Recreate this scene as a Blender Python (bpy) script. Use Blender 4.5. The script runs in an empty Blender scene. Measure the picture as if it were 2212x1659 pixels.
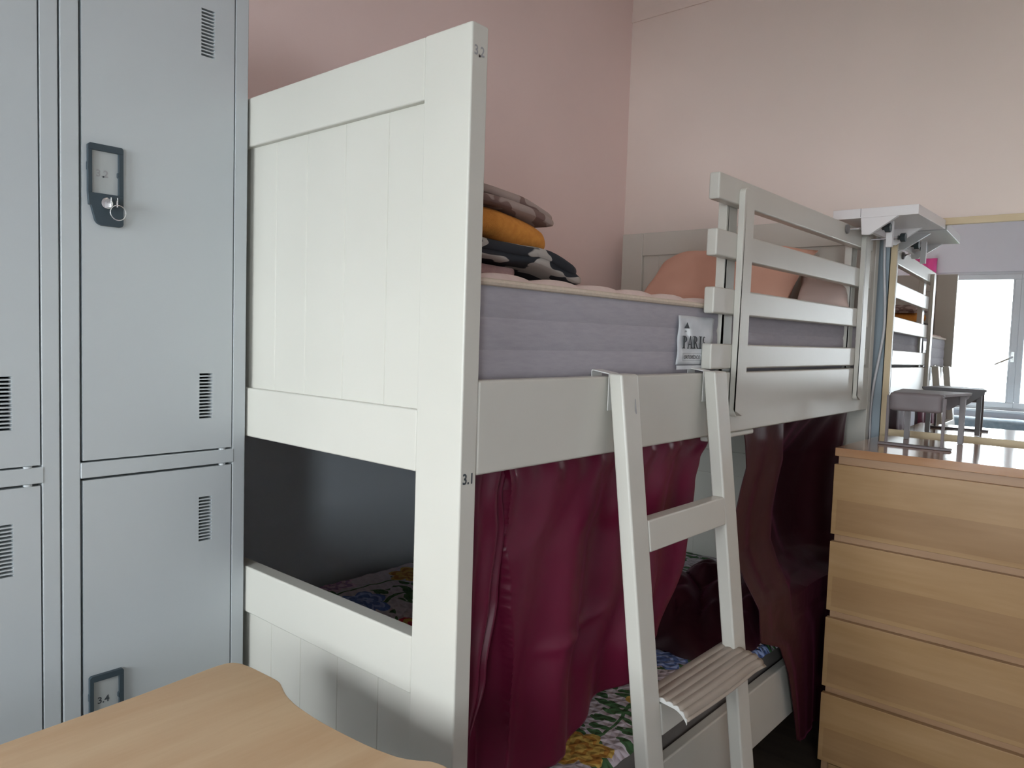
import bpy, bmesh, math, random
from mathutils import Vector, Matrix, noise as mnoise

C = bpy.context.scene
col = C.collection
S = 1.085          # scene unit -> metres
H = 1.19           # lens height above the floor, scene units
pi = math.pi

def W(p):          # survey coordinates (relative to the lens) -> world metres
    return Vector((p[0]*S, p[1]*S, (p[2]+H)*S))

# ------------------------------------------------------------------ camera
cd = bpy.data.cameras.new('camera'); cam = bpy.data.objects.new('camera', cd); col.objects.link(cam)
cd.sensor_fit = 'HORIZONTAL'; cd.sensor_width = 36.0; cd.lens = 36.0*1634/2212; cd.clip_start = 0.02
rt = Vector((0.7522947, 0.65807806, 0.03139978)); dn = Vector((0.06479969, -0.0264797, -0.9975469)); fw = Vector((-0.65563228, 0.75248394, -0.06256379))
m = Matrix((( rt.x, -dn.x, -fw.x), (rt.y, -dn.y, -fw.y), (rt.z, -dn.z, -fw.z))).to_4x4()
m.translation = W((0, 0, 0)); cam.matrix_world = m
C.camera = cam

# ------------------------------------------------------------------ world, light, exposure
SKY = 22.5
world = bpy.data.worlds.new('world'); C.world = world; world.use_nodes = True
wn = world.node_tree.nodes; wl = world.node_tree.links
bg = wn['Background']; bg.inputs[0].default_value = (0.90, 0.965, 1.0, 1); bg.inputs[1].default_value = SKY
C.view_settings.view_transform = 'Standard'; C.view_settings.look = 'None'
C.view_settings.exposure = 0.05; C.view_settings.gamma = 1.0; C.view_settings.use_curve_mapping = False
C.cycles.max_bounces = 12; C.cycles.diffuse_bounces = 8; C.cycles.caustics_reflective = True
C.cycles.sample_clamp_indirect = 12.0
# window openings behind the photographer; second unseen, placed for light from the right: x0, x1, z0, z1
YW = -1.9
WINS = [(-1.25, 0.06, -0.404, 0.694), (0.95, 1.62, -0.404, 0.694)]
for (wx0, wx1, wz0, wz1) in WINS:
    ld = bpy.data.lights.new('window_daylight', 'AREA'); ld.shape = 'RECTANGLE'
    ld.size = (wx1-wx0)*S; ld.size_y = (wz1-wz0)*S; ld.cycles.is_portal = True
    lo = bpy.data.objects.new('window_daylight', ld); col.objects.link(lo)
    lo.location = W(((wx0+wx1)/2, YW-0.12, (wz0+wz1)/2)); lo.rotation_euler = (pi/2, 0, 0)

# fill lamp added to lift the room light, unseen (large ceiling panel)
FILL_LAMP = 4.0
la = bpy.data.lights.new('fill_lamp_light', 'AREA'); la.shape = 'RECTANGLE'; la.size = 1.3; la.size_y = 1.3; la.energy = FILL_LAMP; la.color = (1.0, 0.74, 0.60)
lao = bpy.data.objects.new('fill_lamp_light', la); col.objects.link(lao); lao.location = W((0.45, 1.55, 1.365))

# ------------------------------------------------------------------ materials
def srgb(r, g, b):
    f = lambda c: (c/255/12.92) if c/255 <= 0.04045 else ((c/255+0.055)/1.055)**2.4
    return (f(r), f(g), f(b), 1)

def base(name, colr, rough=0.5, metal=0.0, spec=0.5, **kw):
    m = bpy.data.materials.new(name); m.use_nodes = True
    b = m.node_tree.nodes['Principled BSDF']
    b.inputs['Base Color'].default_value = colr if len(colr) == 4 else (*colr, 1)
    b.inputs['Roughness'].default_value = rough; b.inputs['Metallic'].default_value = metal
    b.inputs['Specular IOR Level'].default_value = spec
    for k, v in kw.items(): b.inputs[k.replace('_', ' ')].default_value = v
    return m

def N(m, t, **kw):
    n = m.node_tree.nodes.new(t)
    for k, v in kw.items(): setattr(n, k, v)
    return n

def L(m, a, b): m.node_tree.links.new(a, b)

def coords(m, scale=(1, 1, 1), rot=(0, 0, 0)):
    tc = N(m, 'ShaderNodeTexCoord'); mp = N(m, 'ShaderNodeMapping')
    mp.inputs['Scale'].default_value = scale; mp.inputs['Rotation'].default_value = rot
    L(m, tc.outputs['Object'], mp.inputs['Vector']); return mp.outputs['Vector']

def add_bump(m, height, strength=0.2, dist=0.002):
    b = m.node_tree.nodes['Principled BSDF']; bp = N(m, 'ShaderNodeBump')
    bp.inputs['Strength'].default_value = strength; bp.inputs['Distance'].default_value = dist
    L(m, height, bp.inputs['Height']); L(m, bp.outputs['Normal'], b.inputs['Normal'])

def noisy(name, c1, c2, scale=8, stretch=(1, 1, 1), rough=0.5, bump=0.0, bscale=200, spec=0.5, lo=0.3, hi=0.7, detail=4, **kw):
    m = base(name, c1, rough, spec=spec, **kw)
    v = coords(m, stretch); n = N(m, 'ShaderNodeTexNoise'); n.inputs['Scale'].default_value = scale; n.inputs['Detail'].default_value = detail
    L(m, v, n.inputs['Vector'])
    r = N(m, 'ShaderNodeValToRGB'); r.color_ramp.elements[0].position = lo; r.color_ramp.elements[1].position = hi
    r.color_ramp.elements[0].color = c1 if len(c1) == 4 else (*c1, 1); r.color_ramp.elements[1].color = c2 if len(c2) == 4 else (*c2, 1)
    L(m, n.outputs['Fac'], r.inputs['Fac']); L(m, r.outputs['Color'], m.node_tree.nodes['Principled BSDF'].inputs['Base Color'])
    if bump:
        n2 = N(m, 'ShaderNodeTexNoise'); n2.inputs['Scale'].default_value = bscale; n2.inputs['Detail'].default_value = 3
        L(m, coords(m), n2.inputs['Vector']); add_bump(m, n2.outputs['Fac'], bump)
    return m

M = {}
M['white'] = noisy('white_paint', (0.58, 0.57, 0.515), (0.61, 0.60, 0.545), 3, rough=0.33, bump=0.03, bscale=60)
M['shelf'] = base('white_melamine', (0.78, 0.76, 0.76), 0.35)
M['locker'] = noisy('grey_enamel', (0.49, 0.53, 0.55), (0.505, 0.545, 0.56), 4, rough=0.38, bump=0.05, bscale=900)
M['dark'] = base('locker_inside', (0.05, 0.065, 0.075), 0.6)
M['holder'] = base('dark_plastic', (0.035, 0.055, 0.07), 0.45)
M['card'] = base('card', (0.42, 0.45, 0.45), 0.5)
M['ink'] = base('ink', (0.05, 0.06, 0.07), 0.6)
M['faint'] = base('faded_ink', (0.33, 0.33, 0.34), 0.6)
M['chrome'] = base('chrome', (0.75, 0.75, 0.75), 0.18, 1.0)
M['hook'] = base('white_metal', (0.72, 0.72, 0.70), 0.3)
M['rubber'] = base('black_rubber', (0.03, 0.045, 0.05), 0.45)
M['greyrubber'] = base('grey_rubber', (0.16, 0.15, 0.15), 0.5)
M['cable'] = base('cable', (0.62, 0.62, 0.64), 0.4)
M['pink'] = base('pink_cloth', (0.85, 0.10, 0.35), 0.8)
M['mirror'] = base('mirror_glass', (0.88, 0.91, 0.92), 0.0, 1.0)
M['pine'] = noisy('pale_wood', (0.58, 0.46, 0.28), (0.66, 0.54, 0.35), 6, (6, 6, 1), rough=0.5)
M['pineh'] = noisy('pale_wood_flat', (0.58, 0.46, 0.28), (0.66, 0.54, 0.35), 6, (1, 6, 6), rough=0.5)
M['stand'] = base('taupe_stand', (0.17, 0.145, 0.15), 0.55)
M['standgrey'] = base('slate_stand', (0.24, 0.225, 0.235), 0.5)
M['steel'] = base('table_steel', (0.25, 0.26, 0.27), 0.35, 0.8)
M['upvc'] = base('window_plastic', (0.78, 0.80, 0.82), 0.35)
M['greyquilt'] = noisy('grey_quilt', (0.20, 0.24, 0.27), (0.27, 0.31, 0.34), 30, rough=0.8, bump=0.3, bscale=40)
M['ceiling'] = noisy('ceiling_paint', (0.86, 0.84, 0.82), (0.88, 0.86, 0.84), 2, rough=0.8)
M['screw'] = base('dark_screw', (0.03, 0.02, 0.02), 0.5)
M['curtgrey'] = base('grey_drape', (0.34, 0.38, 0.44), 0.8)
M['bluegrey'] = base('blue_grey_board', (0.34, 0.41, 0.46), 0.6)

def wall_mat(name, up, lowc, split):
    m = noisy(name, up, tuple(c*1.04 for c in up), 2.5, rough=0.75, bump=0.06, bscale=350)
    if lowc:
        b = m.node_tree.nodes['Principled BSDF']; src = b.inputs['Base Color'].links[0].from_socket
        g = N(m, 'ShaderNodeNewGeometry'); sp = N(m, 'ShaderNodeSeparateXYZ'); L(m, g.outputs['Position'], sp.inputs[0])
        mt = N(m, 'ShaderNodeMath', operation='LESS_THAN'); mt.inputs[1].default_value = (split+H)*S; L(m, sp.outputs['Z'], mt.inputs[0])
        mx = N(m, 'ShaderNodeMix', data_type='RGBA'); L(m, mt.outputs[0], mx.inputs['Factor'])
        L(m, src, mx.inputs['A']); mx.inputs['B'].default_value = (*lowc, 1); L(m, mx.outputs['Result'], b.inputs['Base Color'])
    return m
M['wall_l'] = wall_mat('pink_wall_paint', (0.82, 0.66, 0.62), (0.62, 0.70, 0.76), -0.12)
M['wall_b'] = wall_mat('rose_beige_wall_paint', (0.80, 0.70, 0.64), (0.62, 0.69, 0.74), -0.12)
M['wall_o'] = wall_mat('lilac_wall_paint', (0.78, 0.76, 0.80), None, 0)

def wood(name, a, b, scale, stretch, rough, coat=0.0, ringw=None):
    m = base(name, a, rough, Coat_Weight=coat, Coat_Roughness=0.12)
    v = coords(m, stretch); n = N(m, 'ShaderNodeTexNoise'); n.inputs['Scale'].default_value = scale; n.inputs['Detail'].default_value = 6; n.inputs['Distortion'].default_value = 0.6
    L(m, v, n.inputs['Vector'])
    n3 = N(m, 'ShaderNodeTexNoise'); n3.inputs['Scale'].default_value = scale*6; n3.inputs['Detail'].default_value = 2; L(m, v, n3.inputs['Vector'])
    mm = N(m, 'ShaderNodeMath', operation='MULTIPLY_ADD'); L(m, n3.outputs['Fac'], mm.inputs[0]); mm.inputs[1].default_value = 0.25; L(m, n.outputs['Fac'], mm.inputs[2])
    r = N(m, 'ShaderNodeValToRGB'); r.color_ramp.elements[0].position = 0.42; r.color_ramp.elements[1].position = 0.82
    r.color_ramp.elements[0].color = (*a, 1); r.color_ramp.elements[1].color = (*b, 1)
    L(m, mm.outputs[0], r.inputs['Fac']); L(m, r.outputs['Color'], m.node_tree.nodes['Principled BSDF'].inputs['Base Color'])
    return m
M['table'] = wood('beech_laminate', (0.50, 0.33, 0.19), (0.58, 0.42, 0.26), 2.2, (9, 1.2, 9), 0.42)
M['birch'] = wood('birch_veneer', (0.32, 0.185, 0.075), (0.41, 0.255, 0.125), 1.6, (1, 1, 9), 0.36)
M['birchtop'] = wood('birch_veneer_top', (0.34, 0.17, 0.085), (0.44, 0.25, 0.13), 1.6, (1, 8, 8), 0.13, 0.4)
M['birchshade'] = wood('birch_veneer_shade', (0.27, 0.15, 0.062), (0.35, 0.21, 0.10), 1.6, (1, 1, 9), 0.36)
M['birchdark'] = wood('birch_veneer_side', (0.33, 0.19, 0.10), (0.42, 0.26, 0.15), 1.6, (1, 1, 9), 0.4)
M['floor'] = wood('dark_wood_floor', (0.055, 0.04, 0.03), (0.11, 0.08, 0.06), 2, (1, 10, 1), 0.35)

def satin(name, c1, c2):
    m = noisy(name, c1, c2, 5, (1, 1, 0.3), rough=0.40, spec=0.4)
    b = m.node_tree.nodes['Principled BSDF']
    b.inputs['Sheen Weight'].default_value = 0.12; b.inputs['Sheen Tint'].default_value = (0.8, 0.1, 0.3, 1); b.inputs['Sheen Roughness'].default_value = 0.4
    b.inputs['Anisotropic'].default_value = 0.4
    n = N(m, 'ShaderNodeTexNoise'); n.inputs['Scale'].default_value = 9; n.inputs['Detail'].default_value = 3
    L(m, coords(m, (1, 1, 0.6)), n.inputs['Vector']); add_bump(m, n.outputs['Fac'], 0.35, 0.012)
    return m
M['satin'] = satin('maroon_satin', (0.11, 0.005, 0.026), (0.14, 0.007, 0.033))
M['satinshade'] = satin('shaded_maroon_satin', (0.030, 0.006, 0.010), (0.045, 0.008, 0.013))  # same satin with the shade of the recess put into its colour

# mattress fabrics
def heather(name, c1, c2):
    m = noisy(name, c1, c2, 30, (1, 1, 6), rough=0.85, bump=0.15, bscale=400)
    return m
M['mattside'] = heather('lilac_grey_ticking', (0.36, 0.345, 0.385), (0.40, 0.385, 0.42))
M['matttop'] = noisy('cream_ticking', (0.72, 0.58, 0.54), (0.78, 0.65, 0.60), 60, rough=0.85, bump=0.2, bscale=500)
M['piping'] = noisy('beige_tape', (0.58, 0.50, 0.40), (0.66, 0.56, 0.46), 120, rough=0.8)
M['pillow'] = noisy('salmon_pillowcase', (0.72, 0.42, 0.32), (0.76, 0.46, 0.35), 6, rough=0.85, bump=0.15, bscale=300)
M['pillow2'] = noisy('beige_pillowcase', (0.50, 0.40, 0.36), (0.55, 0.44, 0.40), 6, rough=0.85)
M['oldmatt'] = noisy('dark_grey_ticking', (0.13, 0.12, 0.11), (0.16, 0.15, 0.14), 20, rough=0.85)
M['orange'] = noisy('orange_terry', (0.62, 0.23, 0.035), (0.72, 0.30, 0.05), 90, rough=0.95, bump=0.9, bscale=700)
M['peach'] = noisy('dusty_pink_terry', (0.42, 0.27, 0.26), (0.50, 0.33, 0.31), 90, rough=0.95, bump=0.9, bscale=700)

def patterned(name, ground, motif, scale, thr, stretch=(1, 1, 1), third=None, rot=(0, 0, 0)):
    m = base(name, ground, 0.85)
    v = coords(m, stretch, rot)
    nz = N(m, 'ShaderNodeTexNoise'); nz.inputs['Scale'].default_value = scale*0.8; L(m, v, nz.inputs['Vector'])
    ad = N(m, 'ShaderNodeMix', data_type='VECTOR'); ad.inputs['Factor'].default_value = 0.12; L(m, v, ad.inputs['A']); L(m, nz.outputs['Color'], ad.inputs['B'])
    wv = N(m, 'ShaderNodeTexWave', wave_type='RINGS'); wv.inputs['Scale'].default_value = scale*0.55; wv.inputs['Distortion'].default_value = 9; wv.inputs['Detail'].default_value = 1.2; wv.inputs['Detail Scale'].default_value = 1.5
    L(m, ad.outputs['Result'], wv.inputs['Vector'])
    r = N(m, 'ShaderNodeValToRGB'); r.color_ramp.interpolation = 'LINEAR'
    r.color_ramp.elements[0].position = thr-0.03; r.color_ramp.elements[1].position = thr+0.03
    r.color_ramp.elements[0].color = (*ground, 1); r.color_ramp.elements[1].color = (*motif, 1)
    if third:
        e = r.color_ramp.elements.new(min(thr+0.25, 0.97)); e.color = (*third, 1)
    L(m, wv.outputs['Fac'], r.inputs['Fac']); L(m, r.outputs['Color'], m.node_tree.nodes['Principled BSDF'].inputs['Base Color'])
    return m
M['bw'] = patterned('black_white_print', (0.018, 0.022, 0.03), (0.42, 0.40, 0.37), 13, 0.70, (1, 0.6, 1.8))
M['brown'] = patterned('taupe_leaf_print', (0.36, 0.28, 0.25), (0.19, 0.12, 0.105), 12, 0.62, (1, .8, 1.6))

# floral quilt: pale ground, flowers with petals in yellow / red / blue / pink and green leaves
def floral():
    m = base('floral_quilt', (0.6, 0.55, 0.6), 0.85)
    b = m.node_tree.nodes['Principled BSDF']
    tc = coords(m, (1, 1, 1))
    nz = N(m, 'ShaderNodeTexNoise'); nz.inputs['Scale'].default_value = 14; nz.inputs['Detail'].default_value = 3; L(m, tc, nz.inputs['Vector'])
    wp = N(m, 'ShaderNodeVectorMath', operation='MULTIPLY_ADD'); L(m, nz.outputs['Color'], wp.inputs[0]); wp.inputs[1].default_value = (0.05, 0.05, 0); L(m, tc, wp.inputs[2])
    base_v = wp.outputs[0]
    def math_(op, a, c=None, d=None):
        n = N(m, 'ShaderNodeMath', operation=op)
        for i, q in enumerate((a, c, d)):
            if q is None: continue
            if isinstance(q, (int, float)): n.inputs[i].default_value = q
            else: L(m, q, n.inputs[i])
        return n.outputs[0]
    def mix(f, a, c):
        n = N(m, 'ShaderNodeMix', data_type='RGBA'); L(m, f, n.inputs['Factor'])
        for s, q in (('A', a), ('B', c)):
            if isinstance(q, tuple): n.inputs[s].default_value = (*q, 1)
            else: L(m, q, n.inputs[s])
        return n.outputs['Result']
    # leaves on stems: stretched cells
    def leaves(scale, rot, stretch):
        mp = N(m, 'ShaderNodeMapping'); mp.inputs['Rotation'].default_value = (0, 0, rot); mp.inputs['Scale'].default_value = stretch; L(m, base_v, mp.inputs['Vector'])
        vo = N(m, 'ShaderNodeTexVoronoi', voronoi_dimensions='2D'); vo.inputs['Scale'].default_value = scale; L(m, mp.outputs[0], vo.inputs['Vector'])
        return math_('LESS_THAN', vo.outputs['Distance'], 0.27)
    l1 = leaves(11, 0.6, (1, 2.3, 1)); l2 = leaves(12, 2.1, (1, 2.6, 1))
    lf = math_('MAXIMUM', l1, l2)
    nb = N(m, 'ShaderNodeTexNoise'); nb.inputs['Scale'].default_value = 5; L(m, tc, nb.inputs['Vector'])
    lf = math_('MULTIPLY', lf, math_('GREATER_THAN', nb.outputs['Fac'], 0.47))
    wv = N(m, 'ShaderNodeTexWave'); wv.inputs['Scale'].default_value = 2.6; wv.inputs['Distortion'].default_value = 7; wv.inputs['Detail Scale'].default_value = 0.8; L(m, tc, wv.inputs['Vector'])
    stem = math_('GREATER_THAN', wv.outputs['Fac'], 0.988)
    green = mix(nz.outputs['Fac'], (0.03, 0.10, 0.035), (0.09, 0.20, 0.08))
    c0 = mix(math_('MAXIMUM', lf, stem), (0.62, 0.55, 0.60), green)
    # flowers
    vo = N(m, 'ShaderNodeTexVoronoi', voronoi_dimensions='2D'); vo.inputs['Scale'].default_value = 4.6; L(m, base_v, vo.inputs['Vector'])
    sc = N(m, 'ShaderNodeVectorMath', operation='SCALE'); sc.inputs['Scale'].default_value = 1.0; L(m, base_v, sc.inputs[0])
    df = N(m, 'ShaderNodeVectorMath', operation='SUBTRACT'); L(m, sc.outputs[0], df.inputs[0]); L(m, vo.outputs['Position'], df.inputs[1])
    sp = N(m, 'ShaderNodeSeparateXYZ'); L(m, df.outputs[0], sp.inputs[0])
    ang = math_('ARCTAN2', sp.outputs['Y'], sp.outputs['X'])
    pet = math_('ABSOLUTE', math_('SINE', math_('MULTIPLY', ang, 3.0)))
    rad = math_('MULTIPLY_ADD', pet, 0.11, 0.22)
    fl = math_('LESS_THAN', vo.outputs['Distance'], rad)
    inner = math_('DIVIDE', vo.outputs['Distance'], rad)
    sc2 = N(m, 'ShaderNodeSeparateColor'); L(m, vo.outputs['Color'], sc2.inputs[0])
    cr = N(m, 'ShaderNodeValToRGB'); cr.color_ramp.interpolation = 'CONSTANT'
    el = cr.color_ramp.elements; el[0].position = 0; el[0].color = (0.62, 0.40, 0.09, 1); el[1].position = 0.30; el[1].color = (0.60, 0.03, 0.05, 1)
    for p_, c_ in ((0.50, (0.12, 0.20, 0.50, 1)), (0.66, (0.66, 0.46, 0.58, 1)), (0.86, (0.66, 0.36, 0.06, 1))):
        e = el.new(p_); e.color = c_
    L(m, sc2.outputs[0], cr.inputs['Fac'])
    cr2 = N(m, 'ShaderNodeValToRGB'); cr2.color_ramp.interpolation = 'CONSTANT'
    el = cr2.color_ramp.elements; el[0].position = 0; el[0].color = (0.45, 0.20, 0.03, 1); el[1].position = 0.30; el[1].color = (0.70, 0.45, 0.12, 1)
    for p_, c_ in ((0.50, (0.35, 0.45, 0.75, 1)), (0.66, (0.40, 0.24, 0.42, 1)), (0.86, (0.72, 0.55, 0.18, 1))):
        e = el.new(p_); e.color = c_
    L(m, sc2.outputs[0], cr2.inputs['Fac'])
    vein = math_('GREATER_THAN', math_('SINE', math_('MULTIPLY_ADD', inner, 13.0, math_('MULTIPLY', nz.outputs['Fac'], 9.0))), 0.15)
    fc = mix(vein, cr.outputs['Color'], cr2.outputs['Color'])
    c1 = mix(fl, c0, fc)
    L(m, c1, b.inputs['Base Color'])
    # quilting ridges
    w2 = N(m, 'ShaderNodeTexWave'); w2.inputs['Scale'].default_value = 14; w2.inputs['Distortion'].default_value = 1.5; L(m, coords(m, (1, 1, 1), (0, 0, 0.5)), w2.inputs['Vector'])
    w3 = N(m, 'ShaderNodeTexWave'); w3.inputs['Scale'].default_value = 14; w3.inputs['Distortion'].default_value = 1.5; L(m, coords(m, (1, 1, 1), (0, 0, 2.0)), w3.inputs['Vector'])
    add_bump(m, math_('MAXIMUM', w2.outputs['Fac'], w3.outputs['Fac']), 0.6, 0.008)
    return m
M['floral'] = floral()
M['foil'] = noisy('satin_label', (0.52, 0.55, 0.58), (0.66, 0.69, 0.72), 18, rough=0.3, spec=0.7, bump=0.4, bscale=25)

# ------------------------------------------------------------------ builders
def tag(o, label=None, cat=None, group=None, kind=None):
    if label: o['label'] = label
    if cat: o['category'] = cat
    if group: o['group'] = group
    if kind: o['kind'] = kind
    return o

class MB:
    """collects geometry in survey coordinates"""
    def __init__(s): s.v = []; s.f = []; s.mi = []
    def add(s, vs, fs, mi=0):
        b = len(s.v); s.v += [tuple(p) for p in vs]; s.f += [tuple(i+b for i in f) for f in fs]; s.mi += [mi]*len(fs); return s
    def box(s, x0, x1, y0, y1, z0, z1, mi=0):
        x0, x1 = sorted((x0, x1)); y0, y1 = sorted((y0, y1)); z0, z1 = sorted((z0, z1))
        return s.add([(x0,y0,z0),(x1,y0,z0),(x1,y1,z0),(x0,y1,z0),(x0,y0,z1),(x1,y0,z1),(x1,y1,z1),(x0,y1,z1)],
                     [(0,3,2,1),(4,5,6,7),(0,1,5,4),(1,2,6,5),(2,3,7,6),(3,0,4,7)], mi)
    def prism(s, poly, a, b, axis='z', mi=0):
        """poly of 2-tuples in the two other axes, extruded a..b along axis"""
        n = len(poly)
        def P(q, h): return {'z': (q[0], q[1], h), 'y': (q[0], h, q[1]), 'x': (h, q[0], q[1])}[axis]
        vs = [P(q, a) for q in poly]+[P(q, b) for q in poly]
        fs = [tuple(range(n)), tuple(range(2*n-1, n-1, -1))]+[(i, n+i, n+(i+1) % n, (i+1) % n) for i in range(n)]
        return s.add(vs, fs, mi)
    def tube(s, pts, r, n=10, cap=True, mi=0):
        pts = [Vector(p) for p in pts]; vs = []; fs = []
        up = None
        for i, p in enumerate(pts):
            t = (pts[min(i+1, len(pts)-1)]-pts[max(i-1, 0)]).normalized()
            if up is None: up = t.orthogonal().normalized()
            up = (up-t*up.dot(t)).normalized(); bi = t.cross(up)
            rr = r[i] if isinstance(r, (list, tuple)) else r
            for k in range(n):
                a = 2*pi*k/n; vs.append(p+(up*math.cos(a)+bi*math.sin(a))*rr)
        for i in range(len(pts)-1):
            for k in range(n):
                fs.append((i*n+k, i*n+(k+1) % n, (i+1)*n+(k+1) % n, (i+1)*n+k))
        if cap: fs += [tuple(range(n-1, -1, -1)), tuple((len(pts)-1)*n+k for k in range(n))]
        return s.add(vs, fs, mi)
    def grid(s, f, nu, nv, mi=0):
        vs = [f(i/nu, j/nv) for i in range(nu+1) for j in range(nv+1)]
        fs = [(i*(nv+1)+j, (i+1)*(nv+1)+j, (i+1)*(nv+1)+j+1, i*(nv+1)+j+1) for i in range(nu) for j in range(nv)]
        return s.add(vs, fs, mi)
    def puff(s, x0, x1, y0, y1, z0, z1, r=0.015, n=16, amp=0.0, freq=12, seed=0, mi=0, mod=None):
        """rounded, softly lumpy block"""
        c = Vector(((x0+x1)/2, (y0+y1)/2, (z0+z1)/2)); h = Vector((abs(x1-x0)/2, abs(y1-y0)/2, abs(z1-z0)/2)); r = min(r, h.x, h.y, h.z)
        bm = bmesh.new(); bmesh.ops.create_cube(bm, size=2); bmesh.ops.subdivide_edges(bm, edges=bm.edges, cuts=n, use_grid_fill=True)
        vs = []
        for v in bm.verts:
            p = Vector((v.co.x*h.x, v.co.y*h.y, v.co.z*h.z))
            q = Vector([max(-(h[i]-r), min(h[i]-r, p[i])) for i in range(3)])
            d = p-q
            p = q+(d.normalized()*r if d.length > 1e-9 else d)
            p = p+c
            if amp:
                nn = mnoise.noise_vector(p*freq+Vector((seed*7.1, seed*3.3, seed)))
                p = p+Vector((nn.x*amp, nn.y*amp, nn.z*amp*0.7))
            if mod: p = Vector(mod(p))
            vs.append(p)
        bm.verts.index_update(); fs = [tuple(v.index for v in f.verts) for f in bm.faces]; bm.free()
        return s.add(vs, fs, mi)

def root_of(o):
    while o is not None and o.parent: o = o.parent
    return o

def build(name, mb, mats, parent=None, bevel=0.0, segs=2, smooth=30, solid=0.0, subsurf=0, origin=None, tags=None):
    """one mesh object from survey-space geometry; its origin is its root's origin"""
    if not isinstance(mats, (list, tuple)): mats = [mats]
    wv = [W(p) for p in mb.v]
    if parent is not None: o0 = Vector(root_of(parent)['o0'])
    elif origin is not None: o0 = W(origin)
    else:
        xs = [v.x for v in wv]; ys = [v.y for v in wv]; zs = [v.z for v in wv]
        o0 = Vector(((min(xs)+max(xs))/2, (min(ys)+max(ys))/2, min(zs)))
    me = bpy.data.meshes.new(name); me.from_pydata([tuple(v-o0) for v in wv], [], mb.f)
    for m_ in mats: me.materials.append(m_)
    if any(mb.mi): me.polygons.foreach_set('material_index', mb.mi)
    bm = bmesh.new(); bm.from_mesh(me); bmesh.ops.recalc_face_normals(bm, faces=bm.faces); bm.to_mesh(me); bm.free()
    if smooth:
        me.shade_smooth(); me.set_sharp_from_angle(angle=math.radians(smooth))
    o = bpy.data.objects.new(name, me); col.objects.link(o)
    if parent is not None: o.parent = parent
    else: o.location = o0; o['o0'] = tuple(o0)
    if solid:
        md = o.modifiers.new('solid', 'SOLIDIFY'); md.thickness = solid*S; md.offset = 0
    if bevel:
        md = o.modifiers.new('bevel', 'BEVEL'); md.width = bevel*S; md.segments = segs; md.limit_method = 'ANGLE'; md.angle_limit = math.radians(35); md.harden_normals = True
    if subsurf:
        md = o.modifiers.new('sub', 'SUBSURF'); md.levels = subsurf; md.render_levels = subsurf
    return o

def thing(name, p, label, cat, group=None):
    o = bpy.data.objects.new(name, None); col.objects.link(o); o.location = W(p); o['o0'] = tuple(W(p)); o.empty_display_size = 0.1
    return tag(o, label, cat, group)

def structure(name, mb, mat, **kw):
    o = build(name, mb, mat, **kw); o['kind'] = 'structure'; return o

def copy_tree(o, parent=None):
    c = o.copy(); col.objects.link(c)
    if parent is not None: c.parent = parent
    for ch in list(o.children): copy_tree(ch, c)
    return c

def text_mb(s, size, P, U, V, depth=0.0004, extrude=True):
    """text as mesh: P origin, U right, V up, in survey space; size = cap height"""
    cu = bpy.data.curves.new('t', 'FONT'); cu.body = s; cu.size = 1.0; cu.resolution_u = 3; cu.offset = 0.022
    ob = bpy.data.objects.new('t', cu); col.objects.link(ob)
    dg = bpy.context.evaluated_depsgraph_get(); me = ob.evaluated_get(dg).to_mesh()
    P = Vector(P); U = Vector(U); V = Vector(V); k = size/0.7
    mb = MB(); mb.add([P+U*(v.co.x*k)+V*(v.co.y*k) for v in me.vertices], [tuple(p.vertices) for p in me.polygons])
    w = max(v.co.x for v in me.vertices)*k
    ob.evaluated_get(dg).to_mesh_clear(); bpy.data.objects.remove(ob); bpy.data.curves.remove(cu)
    return mb, w

# ------------------------------------------------------------------ room shell
XL, YB, XR, ZC, ZF = -1.72, 2.64, 2.4, 1.42, -H
T = 0.1
mb = MB().box(XL-T, XR+T, YW-T, YB+T, ZF-0.06, ZF); structure('floor', mb, M['floor'])
mb = MB().box(XL-T, XR+T, YW-T, YB+T, ZC, ZC+0.06); structure('ceiling', mb, M['ceiling'])
structure('wall_left', MB().box(XL-T, XL, YW-T, YB+T, ZF, ZC), M['wall_l'])
structure('wall_back', MB().box(XL, XR, YB, YB+T, ZF, ZC), M['wall_b'])
structure('wall_right', MB().box(XR, XR+T, YW-T, YB+T, ZF, ZC), M['wall_o'])
mb = MB()
xa = XL
for (wx0, wx1, wz0, wz1) in WINS:
    mb.box(xa, wx0, YW-T, YW, ZF, ZC).box(wx0, wx1, YW-T, YW, ZF, wz0).box(wx0, wx1, YW-T, YW, wz1, ZC); xa = wx1
mb.box(xa, XR, YW-T, YW, ZF, ZC)
structure('wall_front', mb, M['wall_o'])
# shallow picture-rail moulding along the far wall
structure('trim_1', MB().box(XL, XR, YB-0.006, YB, 1.268, 1.309), M['wall_b'], bevel=0.002)
structure('baseboard_back', MB().box(XL, XR, YB-0.012, YB, ZF, ZF+0.07), M['white'], bevel=0.003)
lamp = thing('fill_lamp', (.45, 1.55, 1.37), 'flat square housing of an added, unseen fill lamp above the room', 'lamp')
build('fill_lamp_housing', MB().box(-.16, 1.06, .94, 2.16, 1.375, 1.42), M['upvc'], lamp, bevel=.004)
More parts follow.
